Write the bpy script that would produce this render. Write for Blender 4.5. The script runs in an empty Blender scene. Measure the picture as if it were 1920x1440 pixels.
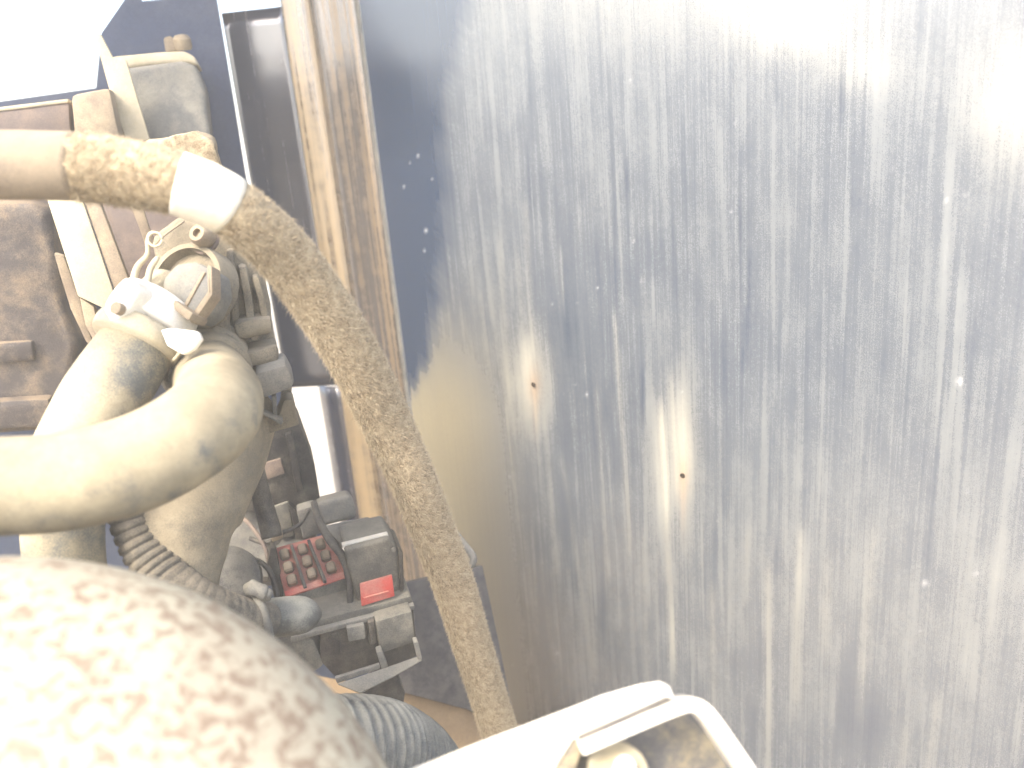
import bpy, bmesh, math, random
import numpy as np
from mathutils import Vector, Matrix, noise as mnoise

random.seed(7); rng = np.random.default_rng(7)
scn = bpy.context.scene
COL = scn.collection
R = math.radians

# ------------------------------------------------------------------ camera
FPX = 1500.0
CAM = Vector((0, 0, 1.6))
_p, _r = R(17), R(5)
_R0, _U0 = Vector((1, 0, 0)), Vector((0, math.sin(_p), math.cos(_p)))
FW = Vector((0, math.cos(_p), -math.sin(_p)))
RT = _R0 * math.cos(_r) - _U0 * math.sin(_r)
UP = _R0 * math.sin(_r) + _U0 * math.cos(_r)
cd = bpy.data.cameras.new('camera'); cam = bpy.data.objects.new('camera', cd); COL.objects.link(cam)
M = Matrix((RT, UP, -FW)).transposed().to_4x4(); M.translation = CAM
cam.matrix_world = M
cd.sensor_width = 36; cd.lens = FPX / 1920 * 36
cd.clip_start = 0.01; cd.clip_end = 3000
cd.dof.use_dof = True; cd.dof.focus_distance = 0.70; cd.dof.aperture_fstop = 4.2
scn.camera = cam

# ------------------------------------------------------------------ sky, sun, exposure
SUN_EL, SUN_AZ = R(50), R(-140)          # azimuth measured from +Y towards +X
w = bpy.data.worlds.new("World"); scn.world = w; w.use_nodes = True
nt = w.node_tree; bg = nt.nodes['Background']
sky = nt.nodes.new('ShaderNodeTexSky'); sky.sky_type = 'NISHITA'; sky.sun_disc = False
sky.sun_elevation = SUN_EL; sky.sun_rotation = SUN_AZ
sky.dust_density = 5.0; sky.air_density = 1.0
nt.links.new(sky.outputs[0], bg.inputs[0]); bg.inputs[1].default_value = 0.15
sd = bpy.data.lights.new('sun', 'SUN'); sd.energy = 0.9; sd.angle = R(15); sd.color = (1, 0.93, 0.80)
sun = bpy.data.objects.new('sun', sd); COL.objects.link(sun)
sdir = Vector((math.sin(SUN_AZ) * math.cos(SUN_EL), math.cos(SUN_AZ) * math.cos(SUN_EL), math.sin(SUN_EL)))
sun.rotation_euler = sdir.to_track_quat('Z', 'Y').to_euler()
vs = scn.view_settings
vs.view_transform = 'Standard'; vs.look = 'None'; vs.gamma = 1; vs.use_curve_mapping = False
vs.exposure = 2.4

# ------------------------------------------------------------------ helpers
def ray(px, py): return FW + RT * ((px - 960) / FPX) - UP * ((py - 720) / FPX)
def P(px, py, d): return CAM + ray(px, py) * d
def onplane(px, py, p0, n):
    r = ray(px, py); return CAM + r * (n.dot(p0 - CAM) / n.dot(r))
TH = R(16)
XM = Vector((math.cos(TH), math.sin(TH), 0))          # along the bay's cross members
NM = Vector((math.sin(TH), -math.cos(TH), 0))         # front of the bay's boxes
ZZ = Vector((0, 0, 1))
def tilt(deg, n=NM): return (n * math.cos(R(deg)) + ZZ * math.sin(R(deg))).normalized()

def props(o, label=None, cat=None, group=None, kind=None):
    if label: o['label'] = label
    if cat: o['category'] = cat
    if group: o['group'] = group
    if kind: o['kind'] = kind
    return o
def empty(name, loc, label, cat, group=None):
    o = bpy.data.objects.new(name, None); COL.objects.link(o); o.location = loc; o.empty_display_size = .02
    return props(o, label, cat, group)
def link(name, me, mat, parent=None):
    o = bpy.data.objects.new(name, me); COL.objects.link(o)
    if mat and not me.materials: me.materials.append(mat)
    if parent is not None:
        o.parent = parent
        base = parent; off = Vector((0, 0, 0))
        while base is not None: off += base.location; base = base.parent
        o.matrix_parent_inverse = Matrix.Translation(-off)
    return o
def mesh_from(name, verts, faces, smooth=True):
    me = bpy.data.meshes.new(name); me.from_pydata([tuple(v) for v in verts], [], faces); me.update()
    if smooth: me.polygons.foreach_set('use_smooth', [True] * len(me.polygons))
    return me
def smooth_by_angle(me, deg=40):
    bm = bmesh.new(); bm.from_mesh(me)
    for f in bm.faces: f.smooth = True
    for e in bm.edges:
        if len(e.link_faces) == 2 and e.calc_face_angle(0) > R(deg): e.smooth = False
    bm.to_mesh(me); bm.free()

def prism(name, px, d, mat, parent=None, n=NM, thick=.03, bevel=.003, at=None, wob=0.0, segs=2, cuts=0):
    """solid plate: outline seen at image points, lying on a plane with normal n, extruded backwards"""
    n = n.normalized()
    if at is None: at = (sum(p[0] for p in px) / len(px), sum(p[1] for p in px) / len(px))
    p0 = P(at[0], at[1], d)
    f = [onplane(x, y, p0, n) for x, y in px]
    bm = bmesh.new()
    vf = [bm.verts.new(v) for v in f]; vb = [bm.verts.new(v - n * thick) for v in f]
    k = len(f)
    bm.faces.new(vf); bm.faces.new(vb[::-1])
    for i in range(k): bm.faces.new((vf[i], vb[i], vb[(i + 1) % k], vf[(i + 1) % k]))
    bmesh.ops.recalc_face_normals(bm, faces=bm.faces)
    if bevel: bmesh.ops.bevel(bm, geom=list(bm.edges), offset=bevel, segments=segs, affect='EDGES', profile=.6, clamp_overlap=True)
    if wob:
        bmesh.ops.triangulate(bm, faces=[q for q in bm.faces if len(q.verts) > 4])
        bmesh.ops.subdivide_edges(bm, edges=[e for e in bm.edges if e.calc_length() > .008], cuts=cuts or 2, use_grid_fill=True)
        for v in bm.verts:
            q = v.co * 60
            v.co += Vector((mnoise.noise(q), mnoise.noise(q + Vector((9, 3, 1))), mnoise.noise(q + Vector((2, 7, 5))))) * wob
    me = bpy.data.meshes.new(name); bm.to_mesh(me); bm.free(); smooth_by_angle(me, 50)
    return link(name, me, mat, parent)

def spline(pts, nseg):
    """Catmull-Rom through rows of numbers"""
    a = np.array(pts, float); a = np.vstack([2 * a[0] - a[1], a, 2 * a[-1] - a[-2]])
    out = []
    for i in range(1, len(a) - 2):
        for t in np.linspace(0, 1, nseg, endpoint=False):
            p0, p1, p2, p3 = a[i - 1], a[i], a[i + 1], a[i + 2]
            out.append(.5 * (2 * p1 + (p2 - p0) * t + (2 * p0 - 5 * p1 + 4 * p2 - p3) * t * t + (3 * p1 - p0 - 3 * p2 + p3) * t ** 3))
    out.append(a[-2]); return np.array(out)

def resample(path, step):
    seg = np.linalg.norm(np.diff(path[:, :3], axis=0), axis=1); s = np.concatenate([[0], np.cumsum(seg)])
    m = max(2, int(s[-1] / step)); q = np.linspace(0, s[-1], m)
    return np.stack([np.interp(q, s, path[:, i]) for i in range(path.shape[1])], 1), q

def frames(pts):
    T = np.gradient(pts, axis=0); T /= np.linalg.norm(T, axis=1)[:, None]
    N = np.zeros_like(T); a = np.array(UP); a = a - T[0] * a.dot(T[0]); N[0] = a / np.linalg.norm(a)
    for i in range(1, len(T)):
        v = N[i - 1] - T[i] * N[i - 1].dot(T[i]); N[i] = v / np.linalg.norm(v)
    return T, N, np.cross(T, N)

def worldpath(rows, nseg=12):
    """rows of (px, py, depth, width in px) -> x,y,z,radius"""
    w3 = []
    for x, y, d, wd in rows:
        p = P(x, y, d); w3.append((p.x, p.y, p.z, wd * d / FPX / 2))
    return spline(w3, nseg)

def tube_mesh(name, path, step=.004, nring=24, rf=None, cap=True, wob=0.0, wscale=40, round_end=0.0):
    q, s = resample(path, step)
    pts, rad = q[:, :3], q[:, 3]
    T, N, B = frames(pts)
    if round_end:
        L = s[-1]
        for i, si in enumerate(s):
            e = min(si, L - si)
            if e < round_end: rad[i] *= math.sqrt(max(0.02, 1 - (1 - e / round_end) ** 2))
    th = np.linspace(0, 2 * math.pi, nring, endpoint=False)
    V = []
    for i in range(len(pts)):
        for a in th:
            r = rad[i]
            if rf: r *= rf(s[i], a)
            v = pts[i] + (N[i] * math.cos(a) + B[i] * math.sin(a)) * r
            if wob: v = v + (N[i] * math.cos(a) + B[i] * math.sin(a)) * wob * mnoise.noise(Vector(v) * wscale)
            V.append(v)
    F = []
    for i in range(len(pts) - 1):
        for j in range(nring):
            a, b = i * nring + j, i * nring + (j + 1) % nring
            F.append((a, b, b + nring, a + nring))
    if cap:
        F.append(tuple(range(nring))[::-1]); F.append(tuple(range((len(pts) - 1) * nring, len(pts) * nring)))
    return mesh_from(name, V, F)
def tube(name, rows, mat, parent=None, **k):
    return link(name, tube_mesh(name, worldpath(rows), **k), mat, parent)

def lathe(name, prof, center, axis, mat, parent=None, n=32, up=None):
    """prof: (radius, height along axis)"""
    axis = axis.normalized(); a = (up or UP); a = (a - axis * a.dot(axis)).normalized(); b = axis.cross(a)
    V = []; F = []
    for r, h in prof:
        for j in range(n):
            t = 2 * math.pi * j / n
            V.append(center + axis * h + (a * math.cos(t) + b * math.sin(t)) * r)
    for i in range(len(prof) - 1):
        for j in range(n):
            p, q = i * n + j, i * n + (j + 1) % n
            F.append((p, q, q + n, p + n))
    F.append(tuple(range(n))[::-1]); F.append(tuple(range((len(prof) - 1) * n, len(prof) * n)))
    me = mesh_from(name, V, F); bm = bmesh.new(); bm.from_mesh(me)
    bmesh.ops.recalc_face_normals(bm, faces=bm.faces); bm.to_mesh(me); bm.free(); smooth_by_angle(me, 35)
    return link(name, me, mat, parent)

# ------------------------------------------------------------------ materials
def newmat(name):
    m = bpy.data.materials.new(name); m.use_nodes = True
    return m, m.node_tree, m.node_tree.nodes['Principled BSDF']
def node(nt, t, **k):
    n = nt.nodes.new(t)
    for a, v in k.items(): setattr(n, a, v)
    return n
def mixc(nt, fac, a, b, blend='MIX'):
    n = node(nt, 'ShaderNodeMix', data_type='RGBA', blend_type=blend)
    for i, v in ((0, fac), (6, a), (7, b)):
        if isinstance(v, bpy.types.NodeSocket): nt.links.new(v, n.inputs[i])
        elif isinstance(v, (int, float)): n.inputs[i].default_value = v
        else: n.inputs[i].default_value = (*v, 1)
    return n.outputs[2]
def math_(nt, op, a, b=None, c=None, clamp=False):
    n = node(nt, 'ShaderNodeMath', operation=op, use_clamp=clamp)
    for i, v in enumerate((a, b, c)):
        if v is None: continue
        if isinstance(v, bpy.types.NodeSocket): nt.links.new(v, n.inputs[i])
        else: n.inputs[i].default_value = v
    return n.outputs[0]
def ramp(nt, v, lo, hi, a=0., b=1.):
    n = node(nt, 'ShaderNodeMapRange', interpolation_type='SMOOTHSTEP')
    nt.links.new(v, n.inputs[0])
    for i, x in enumerate((lo, hi, a, b)): n.inputs[i + 1].default_value = x
    return n.outputs[0]
def noise_(nt, vec, scale, detail=4, rough=.55):
    n = node(nt, 'ShaderNodeTexNoise'); n.inputs['Scale'].default_value = scale
    n.inputs['Detail'].default_value = detail; n.inputs['Roughness'].default_value = rough
    if vec is not None: nt.links.new(vec, n.inputs['Vector'])
    return n.outputs[0]
def pos(nt): return node(nt, 'ShaderNodeNewGeometry').outputs['Position']
def mapped(nt, vec, scale, rot=(0, 0, 0)):
    n = node(nt, 'ShaderNodeMapping'); nt.links.new(vec, n.inputs[0])
    n.inputs['Scale'].default_value = scale; n.inputs['Rotation'].default_value = rot
    return n.outputs[0]
def bump(nt, bsdf, h, strength=.4, dist=.002):
    b = node(nt, 'ShaderNodeBump'); b.inputs['Strength'].default_value = strength; b.inputs['Distance'].default_value = dist
    nt.links.new(h, b.inputs['Height']); nt.links.new(b.outputs[0], bsdf.inputs['Normal'])

DUST = (.50, .43, .26)
def dusty(name, base, dust=DUST, lo=.35, hi=.65, top=.5, rough=.55, scale=45, metal=0., bs=.5, fine=900, mx=.9, spec=.5, k=.66):
    """paint or rubber under a settled layer of dust: broken by noise, thicker on faces that look up"""
    base = tuple(c * k for c in base); dust = tuple(c * k for c in dust)
    m, nt, b = newmat(name)
    p = pos(nt)
    n1 = noise_(nt, p, scale, 5, .6); n2 = noise_(nt, p, fine, 2, .6)
    g = node(nt, 'ShaderNodeNewGeometry'); sx = node(nt, 'ShaderNodeSeparateXYZ'); nt.links.new(g.outputs['Normal'], sx.inputs[0])
    u = math_(nt, 'MULTIPLY', math_(nt, 'MAXIMUM', sx.outputs[2], 0.0), top)
    v = math_(nt, 'ADD', math_(nt, 'ADD', n1, math_(nt, 'MULTIPLY', math_(nt, 'SUBTRACT', n2, .5), .35)), math_(nt, 'MULTIPLY', u, .4))
    d = math_(nt, 'MULTIPLY', ramp(nt, v, lo, hi), mx)
    var = noise_(nt, p, scale * .4, 3)
    dc = mixc(nt, ramp(nt, var, .3, .7), tuple(c * .78 for c in dust), tuple(min(1, c * 1.15) for c in dust))
    gr = math_(nt, 'ADD', .62, math_(nt, 'ADD', math_(nt, 'MULTIPLY', n2, .42), math_(nt, 'MULTIPLY', noise_(nt, p, fine * .22, 3), .34)))
    cg = node(nt, 'ShaderNodeVectorMath', operation='SCALE'); nt.links.new(mixc(nt, d, base, dc), cg.inputs[0]); nt.links.new(gr, cg.inputs['Scale'])
    nt.links.new(cg.outputs[0], b.inputs['Base Color'])
    nt.links.new(ramp(nt, d, 0, 1, rough, .95), b.inputs['Roughness'])
    b.inputs['Metallic'].default_value = metal; b.inputs['Specular IOR Level'].default_value = spec
    bump(nt, b, math_(nt, 'ADD', n1, math_(nt, 'MULTIPLY', n2, .4)), bs, .0015)
    return m

M_BLUE = dusty('blue_paint', (.035, .048, .085), dust=(.30, .29, .29), lo=.40, hi=.95, rough=.36, bs=.06, mx=.35, spec=.8, scale=12, k=.8)
M_BLACK = dusty('black_plastic', (.030, .028, .030), dust=(.28, .25, .19), lo=.36, hi=.85, rough=.5, mx=.7)
M_GREY = dusty('grey_plastic', (.11, .108, .098), dust=(.31, .29, .23), lo=.35, hi=.75, rough=.6)
M_LGREY = dusty('light_grey_plastic', (.17, .17, .16), dust=(.36, .34, .28), lo=.35, hi=.75, rough=.6)
M_TAN = dusty('dusty_casting', (.13, .115, .09), dust=(.40, .34, .235), lo=.25, hi=.6, bs=.9)
M_ENG = dusty('engine_iron', (.10, .085, .078), dust=(.38, .29, .19), lo=.40, hi=.72, bs=.9, scale=30)
M_CREAM = dusty('cream_paint', (.62, .55, .40), dust=(.70, .60, .40), lo=.3, hi=.7, rough=.5, bs=.2)
M_TANP = dusty('tan_dust_metal', (.30, .23, .16), dust=(.52, .42, .28), lo=.3, hi=.7, bs=.4)
M_MAUVE = dusty('brown_cover', (.19, .145, .125), dust=(.34, .26, .20), lo=.35, hi=.8, bs=.3)
M_RUBBER = dusty('rubber_hose', (.20, .205, .19), dust=(.60, .51, .33), lo=.20, hi=.56, scale=60, top=.4, rough=.75, bs=.35, mx=.95, k=.50)
M_RUBBERA = dusty('coolant_hose_rubber', (.17, .185, .18), dust=(.58, .50, .33), lo=.36, hi=.66, scale=26, top=.5, rough=.75, bs=.35, mx=.95, k=.6)
M_RUBBER2 = dusty('tapered_duct_rubber', (.22, .20, .155), dust=(.45, .38, .26), lo=.25, hi=.7, scale=40, rough=.8, bs=.7, mx=.9)
M_CORR = dusty('corrugated_plastic', (.10, .108, .105), dust=(.30, .30, .26), lo=.40, hi=.75, scale=60, rough=.55, bs=.3)
M_FELT = dusty('felt_sleeve', k=.9, base=(.19, .14, .08), dust=(.43, .35, .225), lo=.3, hi=.7, scale=160, rough=.95, bs=1.0)
M_FIBRE = dusty('felt_fibre', k=.95, base=(.29, .225, .14), dust=(.51, .425, .285), lo=.38, hi=.62, scale=700, rough=.95, bs=0)
M_SLEEVE = dusty('smooth_sleeve', k=.5, base=(.33, .26, .19), dust=(.56, .45, .31), lo=.3, hi=.65, scale=20, rough=.7, bs=.2)
M_WHITE = dusty('white_tape', (.86, .83, .74), dust=(.74, .66, .48), lo=.5, hi=.9, rough=.5, bs=.25, mx=.6, k=.95)
M_TAPE = dusty('cream_tape', (.80, .75, .62), dust=(.60, .50, .30), lo=.5, hi=.85, rough=.55, bs=.3, mx=.8, k=.85, scale=70)
M_STEEL = dusty('bright_steel', (.80, .78, .70), dust=(.74, .66, .48), lo=.45, hi=.9, rough=.4, bs=.15, mx=.6, k=.8)
M_RED = dusty('red_plastic', k=1., base=(.60, .085, .065), dust=(.50, .31, .23), lo=.32, hi=.72, rough=.6, bs=.3, mx=.75)
M_REDL = dusty('red_label', k=.8, base=(.60, .075, .06), dust=(.46, .26, .21), lo=.32, hi=.72, rough=.6, bs=.1, mx=.65)
M_FUSE = dusty('fuse_body', (.33, .22, .15), dust=(.45, .36, .25), lo=.35, hi=.7, rough=.6, bs=.4)
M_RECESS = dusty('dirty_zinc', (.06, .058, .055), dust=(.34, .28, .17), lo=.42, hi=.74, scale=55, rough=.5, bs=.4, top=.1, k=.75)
M_ZINC = dusty('zinc_fitting', (.52, .49, .38), dust=(.50, .43, .28), lo=.4, hi=.8, rough=.4, bs=.2, k=.62)
M_GROUND = dusty('dry_ground', (.30, .26, .20), dust=(.40, .355, .29), lo=.4, hi=.6, scale=1.5, fine=30, bs=.6, k=1)

# ------------------------------------------------------------------ ground
gm = mesh_from('ground', [(-600, -600, 0), (600, -600, 0), (600, 600, 0), (-600, 600, 0)], [(0, 1, 2, 3)], False)
props(link('ground', gm, M_GROUND), 'pale dry ground outside the engine bay, seen through the gaps', None, None, 'structure')

# ------------------------------------------------------------------ large blue side panel
HY = 300                                   # row at which the plan profile is read
def plan(px, d):                           # horizontal position of a point on row HY at that depth
    p = P(px, HY, d); return Vector((p.x, p.y, 0))
A0, A1 = plan(712, 1.00), plan(1920, .57)
PD = (A1 - A0).normalized(); PN = Vector((PD.y, -PD.x, 0))
if PN.dot(CAM - A0) < 0: PN = -PN
A0z = Vector((A0.x, A0.y, 1.6))
def pan_uv(px, py):
    q = onplane(px, py, A0z, PN); return (q - A0z).dot(PD), q.z
ULEN = (A1 - A0).length + .12
ZB, ZT = pan_uv(900, 1440)[1] - .12, 1.86
def build_panel():
    du = .0022
    us = np.arange(0, ULEN + du, du); zs = np.arange(ZB, ZT, .0022)
    U, Z = np.meshgrid(us, zs, indexing='ij')
    # image position of each vertex only serves to read where the dirt and the painted glare sit in the photograph
    W = np.stack([A0.x + PD.x * U, A0.y + PD.y * U, Z], -1) - np.array(CAM)
    dep = W @ np.array(FW); X = 960 + FPX * (W @ np.array(RT)) / dep; Y = 720 - FPX * (W @ np.array(UP)) / dep
    sm = lambda a, b, x: (lambda t: t * t * (3 - 2 * t))(np.clip((x - a) / (b - a), 0, 1))
    edge = np.interp(Y, [-400, 0, 150, 250, 450, 560, 640, 720, 800], [885, 877, 838, 828, 834, 822, 806, 778, 726])
    edge = edge + 4 * np.sin(Y / 47.) + 3 * np.sin(Y / 17.) + np.interp(Z + U * .8, np.linspace(0, 2.5, 900), np.random.default_rng(5).normal(0, 3, 900)) + np.interp(U, np.linspace(0, 1, 420), np.random.default_rng(6).normal(0, 5, 420))
    dirt = sm(-24, 30, X - edge)
    tan = sm(430, 800, Y) * (1 - sm(820, 1060, X + .10 * (720 - Y))) * sm(-22, 22, X - edge)
    tan = np.maximum(tan, .8 * sm(1350, 1440, Y + .25 * (1100 - X)) * 0)
    def blob(cx, cy, rx, ry, p=1.0): return np.exp(-(((X - cx) / rx) ** 2 + ((Y - cy) / ry) ** 2) ** p)
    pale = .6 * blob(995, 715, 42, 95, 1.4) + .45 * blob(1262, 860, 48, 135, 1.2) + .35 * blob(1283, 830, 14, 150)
    pale += .55 * blob(1500, 30, 120, 75) + .3 * blob(1620, 130, 80, 50) + .6 * blob(1920, 190, 100, 130) + .3 * blob(1200, -40, 380, 130)  # highlights and glare along the top of the sheet, painted as colour
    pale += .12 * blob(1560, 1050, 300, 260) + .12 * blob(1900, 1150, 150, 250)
    # fine runs of dried water, each with its own length
    r1 = np.random.default_rng(11); runs = np.zeros_like(X)
    for k in range(600):
        u0 = r1.uniform(.02, ULEN); z0 = r1.uniform(ZB, ZT); ln = r1.uniform(.04, .30); wd_ = r1.uniform(.0012, .0030); sg = r1.choice((1, 1, -1)) * r1.uniform(.12, .5)
        i0, i1 = np.searchsorted(us, (u0 - .016, u0 + .016)); j0, j1 = np.searchsorted(zs, (z0 - ln, z0))
        if i1 <= i0 or j1 <= j0: continue
        uu, zz = U[i0:i1, j0:j1], Z[i0:i1, j0:j1]; t = (z0 - zz) / ln
        runs[i0:i1, j0:j1] += sg * np.exp(-((uu - u0 - .004 * np.sin(zz * 9 + k)) / wd_) ** 2) * np.sin(np.clip(t, 0, 1) * math.pi) ** .6
    # traced long streaks of dried water
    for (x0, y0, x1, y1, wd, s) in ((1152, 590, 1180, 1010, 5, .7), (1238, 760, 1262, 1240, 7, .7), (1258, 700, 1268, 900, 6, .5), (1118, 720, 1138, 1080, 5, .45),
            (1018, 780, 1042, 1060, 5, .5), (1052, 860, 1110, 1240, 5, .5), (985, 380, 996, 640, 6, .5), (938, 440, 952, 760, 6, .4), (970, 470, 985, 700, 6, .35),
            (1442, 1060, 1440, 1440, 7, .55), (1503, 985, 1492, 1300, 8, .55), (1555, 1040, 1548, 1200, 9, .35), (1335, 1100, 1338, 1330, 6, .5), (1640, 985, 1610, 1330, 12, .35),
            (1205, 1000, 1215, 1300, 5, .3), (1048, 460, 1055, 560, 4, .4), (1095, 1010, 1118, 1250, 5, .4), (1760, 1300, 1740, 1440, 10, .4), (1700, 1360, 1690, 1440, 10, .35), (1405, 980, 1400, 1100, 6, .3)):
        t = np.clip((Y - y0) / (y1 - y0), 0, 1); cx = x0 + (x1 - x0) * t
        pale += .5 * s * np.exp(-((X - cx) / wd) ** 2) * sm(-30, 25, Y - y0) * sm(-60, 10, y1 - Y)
    for (cx, cy, rx, ry, s) in ((1590, 1340, 26, 110, .8), (1640, 1350, 22, 70, .6), (1600, 1230, 14, 90, .4), (1400, 1230, 25, 50, .35), (1530, 1160, 18, 80, .3), (1660, 880, 22, 60, .3), (1070, 600, 60, 190, .55), (1140, 820, 45, 150, .35), (1060, 940, 26, 160, .35), (1420, 720, 60, 90, .2)):
        dirt = dirt * (1 - .6 * s * blob(cx, cy, rx, ry))
    # white chips
    r2 = np.random.default_rng(3)
    chips = [(785, 292, 5), (770, 305, 3), (758, 350, 4), (800, 432, 6), (797, 470, 4), (812, 335, 3), (1187, 452, 5), (1202, 527, 5), (1180, 150, 5), (1735, 1092, 9), (1830, 1075, 6), (1815, 922, 5),
             (1810, 365, 6), (1775, 375, 5), (1673, 317, 5), (1370, 397, 5), (1035, 570, 4), (1082, 567, 3), (1045, 1225, 5), (955, 895, 3), (985, 1060, 3), (1120, 540, 5), (1100, 740, 6), (1800, 715, 10)]
    chips += [(r2.uniform(880, 1920), r2.uniform(0, 1440), r2.uniform(1.0, 1.9)) for _ in range(110)]
    chip = np.zeros_like(X)
    for cx, cy, rr in chips: chip = np.maximum(chip, blob(cx, cy, rr * .55, rr * .7, 1.2) * (.6 if rr > 2 else .4))
    rust = np.maximum(blob(999, 724, 12, 34), .9 * blob(1279, 893, 10, 40)) + .5 * blob(1001, 775, 5, 45) + .5 * blob(1280, 950, 5, 50)
    off = -.0030 * (blob(998, 722, 60, 110) + blob(1278, 893, 60, 110)) + .0018 * np.sin(U * 9 + Z * 5) * np.cos(Z * 8) * sm(0, .1, U)
    V = np.stack([A0.x + PD.x * U + PN.x * off, A0.y + PD.y * U + PN.y * off, Z], -1).reshape(-1, 3)
    nu, nz = len(us), len(zs)
    i, j = np.meshgrid(np.arange(nu - 1), np.arange(nz - 1), indexing='ij'); a = (i * nz + j).ravel()
    F = np.stack([a, a + nz, a + nz + 1, a + 1], 1)
    me = bpy.data.meshes.new('sheet'); me.vertices.add(len(V)); me.vertices.foreach_set('co', V.ravel())
    me.loops.add(F.size); me.loops.foreach_set('vertex_index', F.ravel().astype(np.int32))
    me.polygons.add(len(F)); me.polygons.foreach_set('loop_start', np.arange(0, F.size, 4, dtype=np.int32)); me.polygons.foreach_set('loop_total', np.full(len(F), 4, np.int32))
    me.update(calc_edges=True); me.polygons.foreach_set('use_smooth', [True] * len(F))
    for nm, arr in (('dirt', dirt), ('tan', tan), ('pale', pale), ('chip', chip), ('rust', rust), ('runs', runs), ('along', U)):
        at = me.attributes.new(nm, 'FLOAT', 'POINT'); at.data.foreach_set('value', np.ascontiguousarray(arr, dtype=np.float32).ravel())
    return me

def panel_material():
    m, nt, b = newmat('streaked_blue_paint')
    at = lambda n: node(nt, 'ShaderNodeAttribute', attribute_name=n).outputs['Fac']
    cx = node(nt, 'ShaderNodeCombineXYZ'); sz = node(nt, 'ShaderNodeSeparateXYZ'); nt.links.new(pos(nt), sz.inputs[0])
    nt.links.new(at('along'), cx.inputs[0]); nt.links.new(sz.outputs[2], cx.inputs[1])
    q = cx.outputs[0]
    s1 = noise_(nt, mapped(nt, q, (240, 1.7, 1)), 1, 3, .7)
    s2 = noise_(nt, mapped(nt, q, (60, 2.2, 1)), 1, 3, .6)
    s3 = noise_(nt, mapped(nt, q, (620, 7, 1)), 1, 2, .6)
    g1 = noise_(nt, mapped(nt, q, (330, 210, 1), (0, 0, .5)), 1, 3, .7)
    g2 = noise_(nt, mapped(nt, q, (38, 16, 1)), 1, 4, .6)
    fine = noise_(nt, mapped(nt, q, (1300, 850, 1), (0, 0, .6)), 1, 2, .7)
    def c(x, k): return math_(nt, 'MULTIPLY', math_(nt, 'SUBTRACT', x, .5), k)
    add = lambda *a: a[0] if len(a) == 1 else math_(nt, 'ADD', a[0], add(*a[1:]))
    d = add(c(s1, .46), c(s2, .30), c(s3, .34), c(g1, .30), c(g2, .45), c(fine, .85))
    # less dust where the sheet was wiped clean
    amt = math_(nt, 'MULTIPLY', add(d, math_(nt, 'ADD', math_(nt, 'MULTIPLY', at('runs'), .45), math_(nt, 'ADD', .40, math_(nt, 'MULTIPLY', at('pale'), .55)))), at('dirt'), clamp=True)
    amt = math_(nt, 'MAXIMUM', amt, math_(nt, 'MULTIPLY', at('dirt'), .10))
    thin = math_(nt, 'MULTIPLY', math_(nt, 'ADD', c(s1, .5), c(s3, .25)), .35, clamp=True)
    amt = math_(nt, 'MAXIMUM', amt, thin)
    amt = math_(nt, 'MAXIMUM', amt, math_(nt, 'MULTIPLY', at('tan'), math_(nt, 'ADD', .86, add(c(s1, .4), c(g1, .3)))), clamp=True)
    amt = math_(nt, 'MAXIMUM', amt, at('chip'), clamp=True)
    dust_glare = mixc(nt, at('tan'), (.196, .209, .207), (.29, .25, .155))
    dust_glare = mixc(nt, math_(nt, 'MULTIPLY', at('pale'), .9, clamp=True), dust_glare, (.44, .42, .34))  # pale holds dust halos, dried streaks and the painted glare
    dust_glare = mixc(nt, at('chip'), dust_glare, (.8, .8, .78))
    dust_glare = mixc(nt, math_(nt, 'MULTIPLY', at('rust'), .4), dust_glare, (.42, .24, .10))
    nt.links.new(mixc(nt, amt, (.022, .037, .068), dust_glare), b.inputs['Base Color'])
    nt.links.new(ramp(nt, amt, 0, .8, .12, .36), b.inputs['Roughness'])
    b.inputs['Specular IOR Level'].default_value = 1.0; b.inputs['IOR'].default_value = 1.62
    bump(nt, b, add(math_(nt, 'MULTIPLY', s3, .5), math_(nt, 'MULTIPLY', g1, .7), fine), .16, .0006)
    return m
panel = empty('side_panel', A0z, 'large dark blue steel panel filmed with streaky grey dust, filling the right side', 'body panel')
M_PANEL = panel_material()
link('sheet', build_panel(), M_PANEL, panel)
for (x, y) in ((998, 722), (1278, 893)):
    c0 = onplane(x, y, A0z, PN) - PN * .0022
    lathe('screw_hole', [(.0026, .0), (.0028, .0007), (.0019, .0009), (.0014, .0002)], c0, (PN + PD * .1).normalized(), dusty('rusty_hole', (.02, .012, .008), dust=(.16, .08, .03), lo=.45, hi=.8), panel, 14)

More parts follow.
